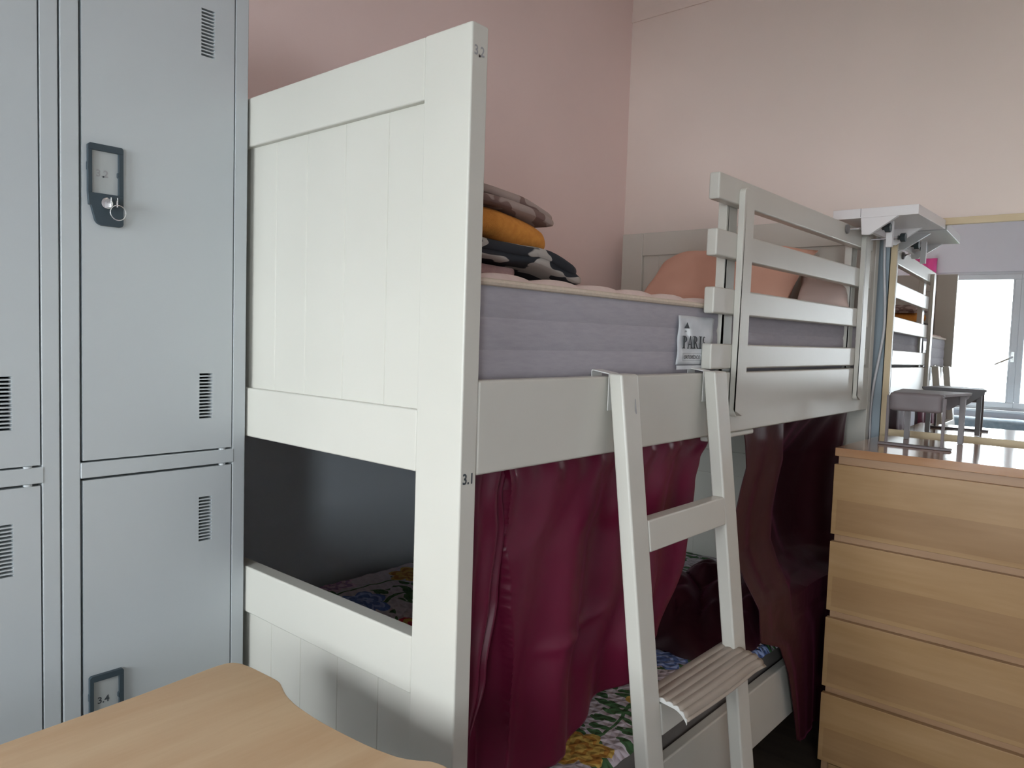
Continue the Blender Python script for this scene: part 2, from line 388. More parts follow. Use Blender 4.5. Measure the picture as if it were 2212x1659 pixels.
# window: outer frame, two sashes
fy0, fy1 = YW-0.075, YW-0.02
def frame(mb, x0, x1, z0, z1, w, a, b):
    mb.box(x0, x1, a, b, z0, z0+w).box(x0, x1, a, b, z1-w, z1).box(x0, x0+w, a, b, z0+w, z1-w).box(x1-w, x1, a, b, z0+w, z1-w)
gl = bpy.data.materials.new('clear_glass'); gl.use_nodes = True
gn = gl.node_tree.nodes; gn.clear(); o_ = gn.new('ShaderNodeOutputMaterial'); tr = gn.new('ShaderNodeBsdfTransparent'); gs = gn.new('ShaderNodeBsdfGlossy'); mx = gn.new('ShaderNodeMixShader'); mx.inputs[0].default_value = 0.05; gs.inputs['Roughness'].default_value = 0.02
gl.node_tree.links.new(tr.outputs[0], mx.inputs[1]); gl.node_tree.links.new(gs.outputs[0], mx.inputs[2]); gl.node_tree.links.new(mx.outputs[0], o_.inputs[0])
for wi, (wx0, wx1, wz0, wz1) in enumerate(WINS):
    mb = MB(); frame(mb, wx0, wx1, wz0, wz1, 0.022, fy0, fy1)
    win = structure('window_%d' % (wi+1), mb, M['upvc'], bevel=0.003)  # window_2 is the added, unseen one for light from the right
    ns = 2 if wi == 0 else 1; sw = (wx1-wx0-.044)/ns
    for k in range(ns):
        a, b = wx0+.022+k*sw, wx0+.022+(k+1)*sw; ww = 0.042
        mb = MB(); frame(mb, a, b, wz0+.022, wz1-.022, ww, fy0+.01, fy1+.012)
        if wi == 0 and k == 0: mb.box(b-.055, b-ww, fy0+.01, fy1+.012, wz0+.05, wz1-.05)
        sash = build('window_sash', mb, M['upvc'], win, bevel=.004)
        x1 = b-.055 if wi == 0 and k == 0 else b-ww
        build('window_pane', MB().box(a+ww, x1, fy0+.03, fy0+.034, wz0+.022+ww, wz1-.022-ww), gl, sash, smooth=0)
        if k == 0:
            hx = x1+.03
            hb = MB().box(hx-.01, hx+.01, fy1+.012, fy1+.022, -.02, .06); hb.tube([(hx, fy1+.018, .02), (hx-.02, fy1+.04, .008), (hx-.115, fy1+.042, -.045)], .008, 8)
            build('window_handle', hb, M['chrome'], sash)
    structure('trim_%d' % (wi+2), MB().box(wx0-.03, wx1+.03, YW-.02, YW+.035, wz0-.02, wz0), M['upvc'], bevel=.004)
# outdoors
out = thing('tree', (-2.4, -16, -4), 'green tree crown seen outside the window in the mirror', 'tree')
mb = MB()
random.seed(3)
for k in range(26):
    a = random.random()*6.28; r = random.random()*1.6; cx, cy, cz = -2.6+math.cos(a)*r, -16+math.sin(a)*r, -1.9+random.uniform(-1.2, 1.0)*(1-r/2.2)
    mb.puff(cx-.6, cx+.6, cy-.6, cy+.6, cz-.5, cz+.5, r=.5, n=5, amp=.25, freq=2, seed=k)
build('foliage', mb, base('leaf_green', (0.07, 0.16, 0.05), 0.8), out)
build('trunk', MB().tube([(-2.5, -16, -7), (-2.55, -16, -2)], [.25, .15]), base('bark', (0.1, 0.07, 0.05), 0.9), out)
mb = MB().box(-1.75, 0.4, -24, -21, -8, -1.4)
tag(build('building', mb, base('teal_render', (0.10, 0.20, 0.22), 0.8)), 'teal building block far outside the window, seen in the mirror', 'building')
tag(build('ground', MB().box(-30, 30, -60, -3, -9, -8), base('street_ground', (0.16, 0.16, 0.15), 0.9)), None, None, kind='structure')

# ------------------------------------------------------------------ lockers
def holed(us, vs_, holes, xf, xb, mb):
    """door plate in the y-z plane with rectangular slots, front at xf, back at xb"""
    ys = sorted(set([us[0], us[1]]+[h[i] for h in holes for i in (0, 1)])); zs = sorted(set([vs_[0], vs_[1]]+[h[i] for h in holes for i in (2, 3)]))
    def solid(i, j):
        if i < 0 or j < 0 or i >= len(ys)-1 or j >= len(zs)-1: return False
        cy, cz = (ys[i]+ys[i+1])/2, (zs[j]+zs[j+1])/2
        return not any(h[0] < cy < h[1] and h[2] < cz < h[3] for h in holes)
    idx = {}; vl = []; fl = []
    def V(i, j, b):
        k = (i, j, b)
        if k not in idx: idx[k] = len(vl); vl.append((xb if b else xf, ys[i], zs[j]))
        return idx[k]
    for i in range(len(ys)-1):
        for j in range(len(zs)-1):
            if not solid(i, j): continue
            fl.append((V(i,j,0), V(i+1,j,0), V(i+1,j+1,0), V(i,j+1,0))); fl.append((V(i,j,1), V(i,j+1,1), V(i+1,j+1,1), V(i+1,j,1)))
            if not solid(i-1, j): fl.append((V(i,j,0), V(i,j+1,0), V(i,j+1,1), V(i,j,1)))
            if not solid(i+1, j): fl.append((V(i+1,j,0), V(i+1,j,1), V(i+1,j+1,1), V(i+1,j+1,0)))
            if not solid(i, j-1): fl.append((V(i,j,0), V(i,j,1), V(i+1,j,1), V(i+1,j,0)))
            if not solid(i, j+1): fl.append((V(i,j+1,0), V(i+1,j+1,0), V(i+1,j+1,1), V(i,j+1,1)))
    return mb.add(vl, fl)

XF = -1.274
def slots(y0, y1, ztop, zbot, n=14):
    p = (ztop-zbot)/n; return [(y0, y1, ztop-(k+0.62)*p, ztop-k*p) for k in range(n)]

def holder(door, y0, zt, num, faint):
    """number-card frame with lock, from y0 and top zt"""
    k = 1.0; Y = lambda t: y0+t*k; Z = lambda t: zt-t
    x0, x1 = XF+0.0002, XF+0.007
    outer = [(Y(0), Z(.004)), (Y(.004), Z(0)), (Y(.050), Z(0)), (Y(.052), Z(.003)), (Y(.052), Z(.120)), (Y(.048), Z(.124)), (Y(.020), Z(.124)), (Y(.012), Z(.118)), (Y(.004), Z(.094)), (Y(.0012), Z(.092)), (Y(.0012), Z(.078)), (Y(0), Z(.072))]
    # ring of the card window, then the solid lower part
    mb = MB()
    iy0, iy1, iz0, iz1 = Y(.006), Y(.045), Z(.010), Z(.075)
    mb.prism([(Y(0), Z(.003)), (Y(.003), Z(0)), (Y(.050), Z(0)), (Y(.052), Z(.003)), (Y(.052), iz0), (Y(0), iz0)], x0, x1, 'x')
    mb.prism([(Y(0), iz0), (iy0, iz0), (iy0, iz1), (Y(0), iz1)], x0, x1, 'x')
    mb.prism([(iy1, iz0), (Y(.052), iz0), (Y(.052), iz1), (iy1, iz1)], x0, x1, 'x')
    mb.prism([(iy1-.0018, Z(.040)), (iy1, Z(.038)), (iy1, Z(.048)), (iy1-.0018, Z(.046))], x0, x1, 'x')
    mb.prism([(Y(-.0008), Z(.030)), (Y(0), Z(.028)), (Y(0), Z(.042)), (Y(-.0008), Z(.040))], x0, x1, 'x')
    mb.prism([(Y(0), iz1), (Y(.052), iz1), (Y(.052), Z(.119)), (Y(.0505), Z(.1228)), (Y(.047), Z(.124)), (Y(.020), Z(.124)), (Y(.014), Z(.1215)), (Y(.0105), Z(.117)), (Y(.0045), Z(.0945)), (Y(.0015), Z(.0935))], x0, x1, 'x')
    h = build('card_holder', mb, M['holder'], door, smooth=0, bevel=0.0006)
    c = build('number_card', MB().box(XF+.0005, XF+.0022, iy0, iy1, iz1, iz0), M['card'], h, smooth=0)
    if faint is not None:
        tmb, w = text_mb(num, .0105, (XF+.0026, iy0+.0065, Z(.049)), (0, 1, 0), (0, 0, 1))
        build('card_number', tmb, M['faint'] if faint else M['ink'], h, smooth=0)
        if faint: build('card_point', MB().tube([(XF+.0022, Y(.0235), Z(.0485)), (XF+.0032, Y(.0235), Z(.0485))], .0013, 10), M['ink'], h)
    lc = (Y(.026), Z(.0895))
    build('lock', MB().tube([(x1-.001, *lc), (x1+.004, *lc), (x1+.0045, *lc)], [.0085, .0085, .0068], 24), M['chrome'], h)
    return h, lc, x1

def door(cab, y0, y1, z0, z1, num, faint, key=False):
    w = y1-y0
    hs = slots(y1-.060, y1-.036, z1-.0525, z1-.0525-.081)+slots(y1-.060, y1-.036, z0+.1345, z0+.053)
    d = build('door', holed((y0, y1), (z0, z1), hs, XF, XF-.016, MB()), M['locker'], cab, smooth=0)
    h, lc, x1 = holder(d, y0+.0065, z1-.3145 if z1 > .3 else z1-.3175, num, faint)
    for zz in (z1+.002, z0-.002): build('hinge', MB().tube([(XF-.003, y1-.016, zz-.0015), (XF-.003, y1-.016, zz+.0015)], .006, 12), M['locker'], d)
    if key:
        kb = MB(); kb.box(x1+.004, x1+.020, lc[0]-.0008, lc[0]+.0008, lc[1]-.0075, lc[1]+.0075)
        kb.box(x1+.012, x1+.016, lc[0]+.010, lc[0]+.0115, lc[1]-.006, lc[1]+.009)
        build('key', kb, M['chrome'], h, bevel=.0004)
        ring = [(x1+.014, lc[0]+.012+.0115*math.cos(a), lc[1]-.014+.0115*math.sin(a)) for a in [i*2*pi/28 for i in range(29)]]
        build('key_ring', MB().tube(ring, .0008, 8, cap=False), M['chrome'], h)
    return d

def locker(y1, nums, label, keyed=False, faint=True):
    y0 = y1-.307
    t = thing('locker', ((XF-.42), (y0+y1)/2, -H), label, 'locker', 'grey metal lockers in a row on the pink wall')
    mb = MB(); e = .0012
    mb.box(XF-.42, XF-.017, y0+e, y0+.004, -1.12, .62).box(XF-.42, XF-.017, y1-.004, y1-e, -1.12, .62)      # sides
    mb.box(XF-.42, XF-.416, y0+.004, y1-.004, -1.12, .62)                                                # back
    mb.box(XF-.416, XF-.017, y0+.004, y1-.004, .612, .62).box(XF-.416, XF-.017, y0+.004, y1-.004, -1.12, -1.11).box(XF-.416, XF-.017, y0+.004, y1-.004, -.235, -.228)
    build('cabinet_body', mb, M['locker'], t, smooth=0)
    fr = MB()
    fr.box(XF-.016, XF, y0+e, y0+.0275, -1.12, .62).box(XF-.016, XF, y1-.026, y1-e, -1.12, .62)
    fr.box(XF-.016, XF, y0+.0275, y1-.026, .594, .62).box(XF-.016, XF, y0+.0275, y1-.026, -1.12, -1.056)
    fr.box(XF-.016, XF+.0012, y0+.0275, y1-.0235, -.2435, -.2185)
    build('front_frame', fr, M['locker'], t, bevel=.0018, smooth=0)
    dy0, dy1 = y0+.031, y1-.0285
    door(t, dy0, dy1, -.2155, .591, nums[0], True if faint else None, keyed)
    door(t, dy0, dy1, -1.053, -.247, nums[1], False if faint else None)
    for a in (y0+.02, y1-.05):
        for b in (XF-.05, XF-.39): build('foot', MB().box(b, b+.03, a, a+.03, -H, -1.12), M['dark'], t)
    return t
l0 = locker(.722, ('3.2', '3.4'), 'grey two-door metal locker beside the bed end, key ring hanging in its upper lock', True)
l1 = locker(.415, ('', ''), 'grey two-door metal locker cut by the left edge of the photo', False, None)
tag(build('hanging_cloth', MB().grid(lambda u, v: (-1.385+u*.19+.01*v, YW+.025+.008*math.sin(u*16), .50+v*.31), 20, 6), M['pink'], solid=.004, smooth=70), 'bright pink cloth hung on the wall beside the window, seen in the mirror', 'cloth')

# ------------------------------------------------------------------ bunk bed
XB0, XB1 = -1.66, -.72
bed = thing('bunk_bed', (-1.19, 1.65, -H), 'white wooden bunk bed with slatted guard rail, standing against the pink wall', 'bunk bed')
pw = .092
def end_panel(y0, y1, facing, far):
    # facing: -1 the decorated face looks to -y
    def part(n, mb_, bev=.003): return build(n, mb_, M['white'], bed, bevel=bev, segs=3)
    p = part('post', MB().box(XB1-pw, XB1, y0, y1, -H, .413)); part('post', MB().box(XB0, XB0+pw, y0, y1, -H, .413))
    a, b = XB0+pw, XB1-pw
    dz = .057 if far else 0
    part('end_rail', MB().box(a, b, y0+.001, y1-.001, .326, .413))
    part('end_rail', MB().box(a, b, y0+.001, y1-.001, -.199, -.109))
    part('end_rail', MB().box(a, b, y0+.001, y1-.001, -.5295+dz, -.4427+dz))
    part('end_rail', MB().box(a, b, y0+.001, y1-.001, -1.08, -.99))
    yf = y0+.011
    xs = [a]+[x for x in [-1.5, -1.4, -1.303, -1.203, -1.110, -1.0035, -.8985] if a < x < b]+[b]
    for (z0, z1) in ((-.109, .326), (-.99, -.5295+dz))+(((-.4427+dz, -.199),) if far else ()):
        g = MB()
        for i in range(len(xs)-1):
            q = .0012
            g.prism([(xs[i], yf+.0015), (xs[i]+q, yf), (xs[i+1]-q, yf), (xs[i+1], yf+.0015), (xs[i+1], y1-.010), (xs[i], y1-.010)], z0, z1, 'z')
        build('board_panel', g, M['white'], bed, smooth=0)
    return p
pn = end_panel(.725, .757, -1, False)
end_panel(2.54, 2.572, -1, True)
# long rails
def rail(x0, x1, z0, z1): return build('side_rail', MB().box(x0, x1, .757, 2.54, z0, z1), M['white'], bed, bevel=.004, segs=3)
rail(-.745, -.72, -.1955, -.0623); rail(-1.66, -1.635, -.1955, -.0623)
rail(-.745, -.72, -1.0, -.845); rail(-1.66, -1.635, -1.0, -.845)
build('support_block', MB().box(-.742, -.724, 1.46, 1.693, -.208, -.196), M['white'], bed, bevel=.004, segs=3)
for z in (-.125, -.90):
    for k in range(12):
        y = .80+k*.147
        build('slat', MB().box(-1.635, -.745, y, y+.07, z-.015, z), M['pineh'], bed, bevel=.002)
    for a in (-.755, -1.635): build('slat_ledge', MB().box(a, a+.010, .757, 2.54, z-.05, z-.015), M['white'], bed)
# guard rail
gz = [(.2955, .3505), (.1805, .2362), (.0617, .1165), (-.055, -.0014)]
gr = build('guard_rail', MB().box(-.744, -.72, 1.452, 2.505, *gz[0]), M['white'], bed, bevel=.004, segs=3)
for a, b in gz[1:]: build('plank', MB().box(-.744, -.72, 1.452, 2.505, a, b), M['white'], gr, bevel=.004, segs=3)
def upright(y, x0, x1, z0, z1):
    r = .014
    n = 6; poly = [(y, z0+r)]+[(y+.052-r+r*math.sin(t), z0+r-r*math.cos(t)) for t in [i*pi/2/n for i in range(n+1)]]+[(y+.052-r+r*math.cos(t), z1-r+r*math.sin(t)) for t in [i*pi/2/n for i in range(n+1)]]+[(y+r-r*math.sin(t), z1-r+r*math.cos(t)) for t in [i*pi/2/n for i in range(n+1)]]+[(y+r-r*math.cos(t), z0+r-r*math.sin(t)) for t in [i*pi/2/n for i in range(n+1)]]
    u_ = build('upright', MB().prism(poly, x0, x1, 'x'), M['white'], gr, bevel=.002, smooth=20)
    u_.modifiers['bevel'].harden_normals = False
upright(1.5453, -.72, -.7065, -.159, .333); upright(2.385, -.72, -.7065, -.159, .333)
upright(1.541, -.764, -.744, -.11, .335); upright(2.380, -.764, -.744, -.11, .335)
# inked bed numbers on the post edge
for s_, z, mt_, h_ in (('3.2', .371, 'faint', .0125), ('3.1', -.2045, 'ink', .0145)):
    t_, w = text_mb(s_, h_, (-.7197, .7292, z), (0, .92, 0), (0, 0, 1)); build('bed_number', t_, M[mt_], bed, smooth=0)
build('screw_cap', MB().tube([(-.7205, .7398, .3705), (-.7192, .7398, .3705)], .0016, 10), M['screw'], bed)

# ------------------------------------------------------------------ ladder
lad = thing('ladder', (-.6, 1.26, -H), 'white wooden ladder hooked over the upper bed rail', 'ladder')
sl = .1236
def lx(z): return -.715+(-.057-z)*sl       # back face of the stiles
zt, zb = -.057, -H
for y0, y1 in ((1.0667, 1.1185), (1.408, 1.4605)):
    poly = [(lx(zt), zt), (lx(zt)+.027, zt-.0005), (lx(zb)+.030, zb), (lx(zb)+.002, zb)]
    st = build('stile', MB().prism(poly, y0, y1, 'y'), M['white'], lad, bevel=.004, segs=3)
    hk = MB(); ym = y0+.003
    path = [(-.7505, -.064), (-.7505, -.0555), (-.749, -.0535), (-.722, -.0575), (-.716, -.0585), (-.7165, -.12)]
    outp = [(p[0]+(-.0015 if i < 3 else 0), p[1]+(.0018 if 1 <= i <= 4 else 0)) for i, p in enumerate(path)]
    for i in range(len(path)-1):
        hk.prism([path[i], path[i+1], outp[i+1], outp[i]] if i != 4 else [path[i], path[i+1], (path[i+1][0]+.0012, path[i+1][1]), (path[i][0]+.0012, path[i][1])], ym, ym+.030, 'y')
    build('hook', hk, M['hook'], lad, smooth=0)
for i, ztop in enumerate((-.3065, -.615, -.925)):
    z0 = ztop-.054; xa, xb_ = lx(ztop)+.003, lx(ztop)+.0285
    poly = [(xa, ztop), (xb_, ztop), (lx(z0)+.0285, z0), (lx(z0)+.003, z0)]
    rg = build('rung', MB().prism(poly, 1.1185, 1.408, 'y'), M['white'], lad, bevel=.003, segs=3)
    if i >= 1:
        # ribbed anti-slip tread clipped over the rung
        def prof(t):
            # from the back over the top, rolling down in front
            if t < .55: q = t/.55; x = -.012+q*.055; z = .006-.004*q*q
            else: q = (t-.55)/.45; a = q*1.15; x = .043+.034*math.sin(a); z = .002-.034*(1-math.cos(a))
            return x, z
        def f(u, v, i=i, ztop=ztop):
            x, z = prof(v); y = 1.121+u*.305
            bulge = .007*math.sin(min(max((u-.02)/.96, 0), 1)*pi)*max(0, v-.4)
            rib = .0026*abs(math.sin(v*pi*6.5))
            ex = .010*max(0, u-.86)/.14*v
            if u > .94: ex += .0
            return (lx(ztop)+.004+x+rib*.5+bulge+ex*.6, y, ztop+z+rib+.0015)
        build('tread', MB().grid(f, 24, 78), noisy('cream_plastic', (0.34, 0.29, 0.24), (0.38, 0.33, 0.28), 5, rough=0.4) if 'tr' not in M else M['tr'], rg, solid=.003, smooth=60)
        # scalloped end cap
        pts = [prof(k/60) for k in range(61)]
        cap = [(lx(ztop)+.004+p[0], ztop+p[1]+.0035+.0036*abs(math.sin(k/60*pi*6.5))) for k, p in enumerate(pts)]
        low = [(lx(ztop)+.004+p[0], ztop+p[1]-.001) for p in pts]
        e = MB()
        for k in range(60): e.prism([cap[k], cap[k+1], low[k+1], low[k]], 1.1192, 1.1215, 'y')
        build('tread_end', e, M['hook'], rg, smooth=0)
build('chip', MB().prism([(1.0982, -.098), (1.1003, -.1), (1.1022, -.112), (1.1055, -.125), (1.1035, -.130), (1.100, -.118)], lx(-.11)+.0285, lx(-.11)+.0289, 'x'), M['faint'], lad, smooth=0)

# ------------------------------------------------------------------ upper mattress
mat = thing('mattress', (-1.2, 1.65, -.1), 'thick lilac-grey mattress with a cream quilted top on the upper bunk', 'mattress')
MX0, MX1, MY0, MY1 = -1.630, -.7525, .764, 2.530
def ring(z, inset, r=.035, n=6):
    x0, x1, y0, y1 = MX0+inset, MX1-inset, MY0+inset, MY1-inset; out = []
    for cx, cy, a0 in ((x1-r, y0+r, -pi/2), (x1-r, y1-r, 0), (x0+r, y1-r, pi/2), (x0+r, y0+r, pi)):
        for i in range(n+1):
            a = a0+i*pi/2/n; out.append((cx+r*math.cos(a), cy+r*math.sin(a), z))
    return out
prof_ = []
for za, zb_ in ((-.107, -.066), (-.066, -.0205), (-.0205, .027), (.027, .074)):
    for k in range(7):
        t = k/6; prof_.append((za+(zb_-za)*t, .0026*(1-math.sin(pi*t)**.35)))
rings = [ring(z, i) for z, i in prof_]; nn = len(rings[0]); vs = [p for r in rings for p in r]
fs = [(i*nn+k, i*nn+(k+1) % nn, (i+1)*nn+(k+1) % nn, (i+1)*nn+k) for i in range(len(rings)-1) for k in range(nn)]+[tuple(range(nn)), tuple((len(rings)-1)*nn+k for k in range(nn))]
build('side_panel', MB().add(vs, fs), M['mattside'], mat, smooth=50)
def topf(u, v):
    x = MX0+.002+(MX1-MX0-.004)*u; y = MY0+.002+(MY1-MY0-.004)*v
    e = min(u, 1-u)*(MX1-MX0); e2 = min(v, 1-v)*(MY1-MY0); d = min(e, e2)
    edge = min(1, d/.03); edge = math.sqrt(max(0, 1-(1-edge)**2))
    q = abs(math.sin(pi*(x+y)/.17))*abs(math.sin(pi*(x-y)/.17)) if d > 0 else 0
    q2 = abs(math.sin(pi*(y-.80)/.125))**.5
    w = max(0, 1-e/.10)
    return (x, y, .078+edge*(.006+.007*q**.4*(1-w)+.014*q2*w))
build('quilted_top', MB().grid(topf, 60, 150), M['matttop'], mat, smooth=80)
rp = ring(.0765, -.0005); rp = [(p[0], p[1], p[2]+.002*math.sin(p[1]*9)) for p in rp]
build('piping', MB().tube(rp+[rp[0]], .0055, 8, cap=False), M['piping'], mat)
# sewn label
def lab(u, v):
    y = 1.358+u*.150+(1-v)*(-.006); z = -.046+v*.099
    return (-.7478+.0022*math.sin(u*9+v*5)*math.sin(v*7)+.001, y, z)
lb = build('brand_label', MB().grid(lab, 14, 14), M['foil'], mat, solid=.001, smooth=80)
xl_ = -.7430
build('label_mark', MB().prism([(1.374, .0275), (1.396, .0275), (1.386, .0400)], xl_, xl_+.0003, 'x'), M['ink'], lb, smooth=0)
t_, w = text_mb('grup', .0035, (xl_, 1.377, .0205), (0, .9, 0), (0, 0, 1)); build('label_writing', t_, M['ink'], lb, smooth=0)
# serif letters PARIS
def serif_word(y, z, h):
    g = MB(); X0, X1 = xl_, xl_+.0003
    st, th, sf = h*.21, h*.085, h*.055
    def poly(pts): g.prism(pts, X0, X1, 'x')
    def vbar(y0, w): poly([(y0, z), (y0+w, z), (y0+w, z+h), (y0, z+h)])
    def ser(yc, zz, w): poly([(yc-w/2, zz), (yc+w/2, zz), (yc+w/2, zz+sf), (yc-w/2, zz+sf)])
    def arc(cy, cz, ry, rz, a0, a1, wmax, wmin, n=14):
        for i in range(n):
            ta, tb = a0+(a1-a0)*i/n, a0+(a1-a0)*(i+1)/n
            wa, wb = (wmin+(wmax-wmin)*abs(math.cos(ta))), (wmin+(wmax-wmin)*abs(math.cos(tb)))
            poly([(cy+ry*math.cos(ta), cz+rz*math.sin(ta)), (cy+ry*math.cos(tb), cz+rz*math.sin(tb)), (cy+(ry-wb)*math.cos(tb), cz+(rz-wb*.6)*math.sin(tb)), (cy+(ry-wa)*math.cos(ta), cz+(rz-wa*.6)*math.sin(ta))])
    q = y
    def P_(q):
        vbar(q+h*.08, st); ser(q+h*.165, z, h*.36); ser(q+h*.12, z+h-sf, h*.28)
        arc(q+h*.22, z+h*.73, h*.34, h*.27, -pi/2, pi/2, st, th)
    P_(q); q += h*.66
    poly([(q+h*.02, z), (q+h*.02+th, z), (q+h*.31+th*.6, z+h), (q+h*.27, z+h)]); poly([(q+h*.46, z), (q+h*.46+st, z), (q+h*.36, z+h), (q+h*.27, z+h)])
    poly([(q+h*.13, z+h*.30), (q+h*.50, z+h*.30), (q+h*.49, z+h*.36), (q+h*.15, z+h*.36)]); ser(q+h*.06, z, h*.22); ser(q+h*.54, z, h*.3)
    q += h*.72
    P_(q); poly([(q+h*.27, z+h*.50), (q+h*.42, z+h*.50), (q+h*.72, z), (q+h*.55, z)]); ser(q+h*.65, z, h*.22)
    q += h*.80
    vbar(q+h*.10, st); ser(q+h*.185, z, h*.36); ser(q+h*.185, z+h-sf, h*.36)
    q += h*.44
    arc(q+h*.26, z+h*.74, h*.20, h*.26, pi*.25, pi*1.45, st*.9, th); arc(q+h*.26, z+h*.27, h*.22, h*.27, -pi*.75, pi*.5, st*.9, th)
    return g
sw_ = serif_word(1.370, -.0130, .0255); sw_.v = [(x, 1.370+(y-1.370)*1.24, z) for x, y, z in sw_.v]
build('label_writing', sw_, M['ink'], lb, smooth=0)
t_, w = text_mb('ORTOPÉDICO', .0068, (xl_, 1.377, -.0338), (0, 1.12, 0), (0, .15, 1)); build('label_writing', t_, M['ink'], lb, smooth=0)
bx = MB()
for a, b, c, d in ((1.372, 1.468, -.0375, -.0371), (1.374, 1.468, -.0235, -.0231), (1.3725, 1.3729, -.0375, -.0231)): bx.box(xl_, xl_+.0003, a, b, c, d)
build('label_border', bx, M['ink'], lb, smooth=0)
build('label_hem', MB().box(-.7455, -.744, 1.353, 1.50, -.0555, -.0475), M['foil'], lb, smooth=0)

# pillows
def pillow(name, c, hx, hy, th, rx, rz, matn, label, seed, tilt=0):
    mb = MB(); bm = bmesh.new(); bmesh.ops.create_cube(bm, size=2); bmesh.ops.subdivide_edges(bm, edges=bm.edges, cuts=18, use_grid_fill=True)
    R = Matrix.Rotation(rz, 3, 'Z') @ Matrix.Rotation(rx, 3, 'X') @ Matrix.Rotation(tilt, 3, 'Y')
    vs = []
    for v in bm.verts:
        u, w_, t = v.co
        k = (1-abs(u)**3.2)**.5*(1-abs(w_)**3.2)**.5 if abs(u) < 1 and abs(w_) < 1 else 0
        pin = 1-.06*(1-u*u)*abs(w_)**4-.0; pin2 = 1-.06*(1-w_*w_)*abs(u)**4
        p = Vector((u*hx*pin2, w_*hy*pin, t*th*(k*.97+.03)))
        p += mnoise.noise_vector(p*9+Vector((seed, 0, 0)))*.012
        vs.append(R @ p+Vector(c))
    bm.verts.index_update(); fs = [tuple(v.index for v in f.verts) for f in bm.faces]; bm.free()
    mb.add(vs, fs)
    return tag(build(name, mb, M[matn], smooth=80), label, 'pillow')
pillow('pillow', (-1.16, 2.375, .205), .27, .16, .065, math.radians(40), 0, 'pillow', 'salmon pink pillow leaning on the headboard of the upper bunk', 2)
pillow('pillow', (-.83, 2.41, .175), .075, .14, .035, math.radians(25), .3, 'pillow2', 'small beige pillow behind the guard rail, beside the salmon one', 5)

# folded laundry by the bed end
st = 'folded laundry piled on the upper mattress'
def fold_mod(y1, drop):
    def f(p): t = max(0, (p.y-(y1-.16))/.16); return (p.x, p.y, p.z-drop*t*t)
    return f
mb = MB().puff(-1.20, -.855, .775, .985, .098, .120, .010, 18, .004, 16, 1)
tag(build('towel', mb, M['peach'], smooth=80), 'dusty pink towel, lowest in the folded pile on the mattress', 'towel', st)
mb = MB()
mb.puff(-1.22, -.835, .772, 1.150, .125, .144, .009, 20, .005, 16, 2, mod=fold_mod(1.15, .030)); mb.puff(-1.21, -.83, .772, 1.135, .136, .158, .011, 20, .006, 16, 2.5, mod=fold_mod(1.15, .034))
tag(build('blanket', mb, M['bw'], smooth=80), 'black and white patterned folded blanket under the orange towel', 'blanket', st)
mb = MB().puff(-1.20, -.845, .775, 1.062, .163, .211, .024, 20, .004, 14, 3, mod=fold_mod(1.06, .022))
tag(build('towel', mb, M['orange'], smooth=80), 'thick orange folded towel in the middle of the pile', 'towel', st)
mb = MB()
mb.puff(-1.20, -.84, .772, 1.068, .213, .230, .009, 20, .004, 14, 4, mod=fold_mod(1.08, .024)); mb.puff(-1.19, -.85, .772, 1.078, .228, .246, .009, 20, .004, 14, 4.4, mod=fold_mod(1.08, .026))
tag(build('bed_sheet', mb, M['brown'], smooth=80), 'taupe leaf-print folded sheet, topmost of the pile', 'sheet', st)

# ------------------------------------------------------------------ lower mattress and quilt
tag(build('mattress', MB().puff(-1.632, -.752, .765, 2.53, -.898, -.792, .02, 12), M['oldmatt'], smooth=60), 'thin dark grey mattress on the lower bunk under the floral quilt', 'mattress')
def qf(u, v):
    x = -1.66+u*.925; y = .768+v*1.755
    s = min(1, max(0, (-1.12-x)/.42)); s = s*s*(3-2*s); s2 = min(1, max(0, (2.1-y)/.3))
    z = -.779+.10*s*s2+.004*mnoise.noise(Vector((x*9, y*9, 0)))
    z += .0025*abs(math.sin((x+y*.6)*70))*abs(math.sin((x*.6-y)*70))
    if x > -.748: z -= (x+.748)*1.2
    return (x, y, z)
tag(build('quilt', MB().grid(qf, 150, 260), M['floral'], smooth=80), 'pale quilt printed with flowers and leaves on the lower bunk', 'quilt')

# ------------------------------------------------------------------ curtains
def interp(pts, t):
    n = len(pts)-1; k = min(int(t*n), n-1); f = t*n-k; f = f*f*(3-2*f) if False else f
    a, b = pts[k], pts[k+1]; return [a[i]+(b[i]-a[i])*f for i in range(len(a))]
def zlerp(tab, z):
    if z >= tab[0][0]: return tab[0][1]
    for (za, ya), (zb_, yb) in zip(tab, tab[1:]):
        if z >= zb_: f = (za-z)/(za-zb_); f = f*f*(3-2*f); return ya+(yb-ya)*f
    return tab[-1][1]
def fold(s, t, n, seed):
    return math.sin(s*n*2*pi+seed+1.5*math.sin(t*2+seed))*.55+.45*math.sin(s*n*3.7*pi+seed*2.1+t)
# narrow panel beside the post
right1 = [(-.19, .872), (-.24, .862), (-.30, .872), (-.40, .862), (-.52, .835), (-.62, .800), (-.80, .785), (-1.0, .780)]
def c1(u, v):
    z = -.188-v*.80; y0 = .760; y1 = zlerp(right1, z); a = .008+.009*v
    return (-.759+a*fold(u, v, 1.6, .4)+.004*math.sin(v*9+u*3)-.012*v, y0+(y1-y0)*u, z)
tag(build('curtain', MB().grid(c1, 40, 90), M['satin'], solid=.0012, smooth=80), 'narrow maroon satin curtain hanging right behind the white bed post', 'curtain', 'maroon satin curtains round the lower bunk')
left2 = [(-.19, .858), (-.23, .868), (-.28, .860), (-.36, .800), (-.50, .785), (-.69, .785), (-.8, .785)]
right2 = [(-.19, 1.508), (-.215, 1.520), (-.25, 1.487), (-.297, 1.4687), (-.455, 1.4487), (-.608, 1.368), (-.8, 1.36)]
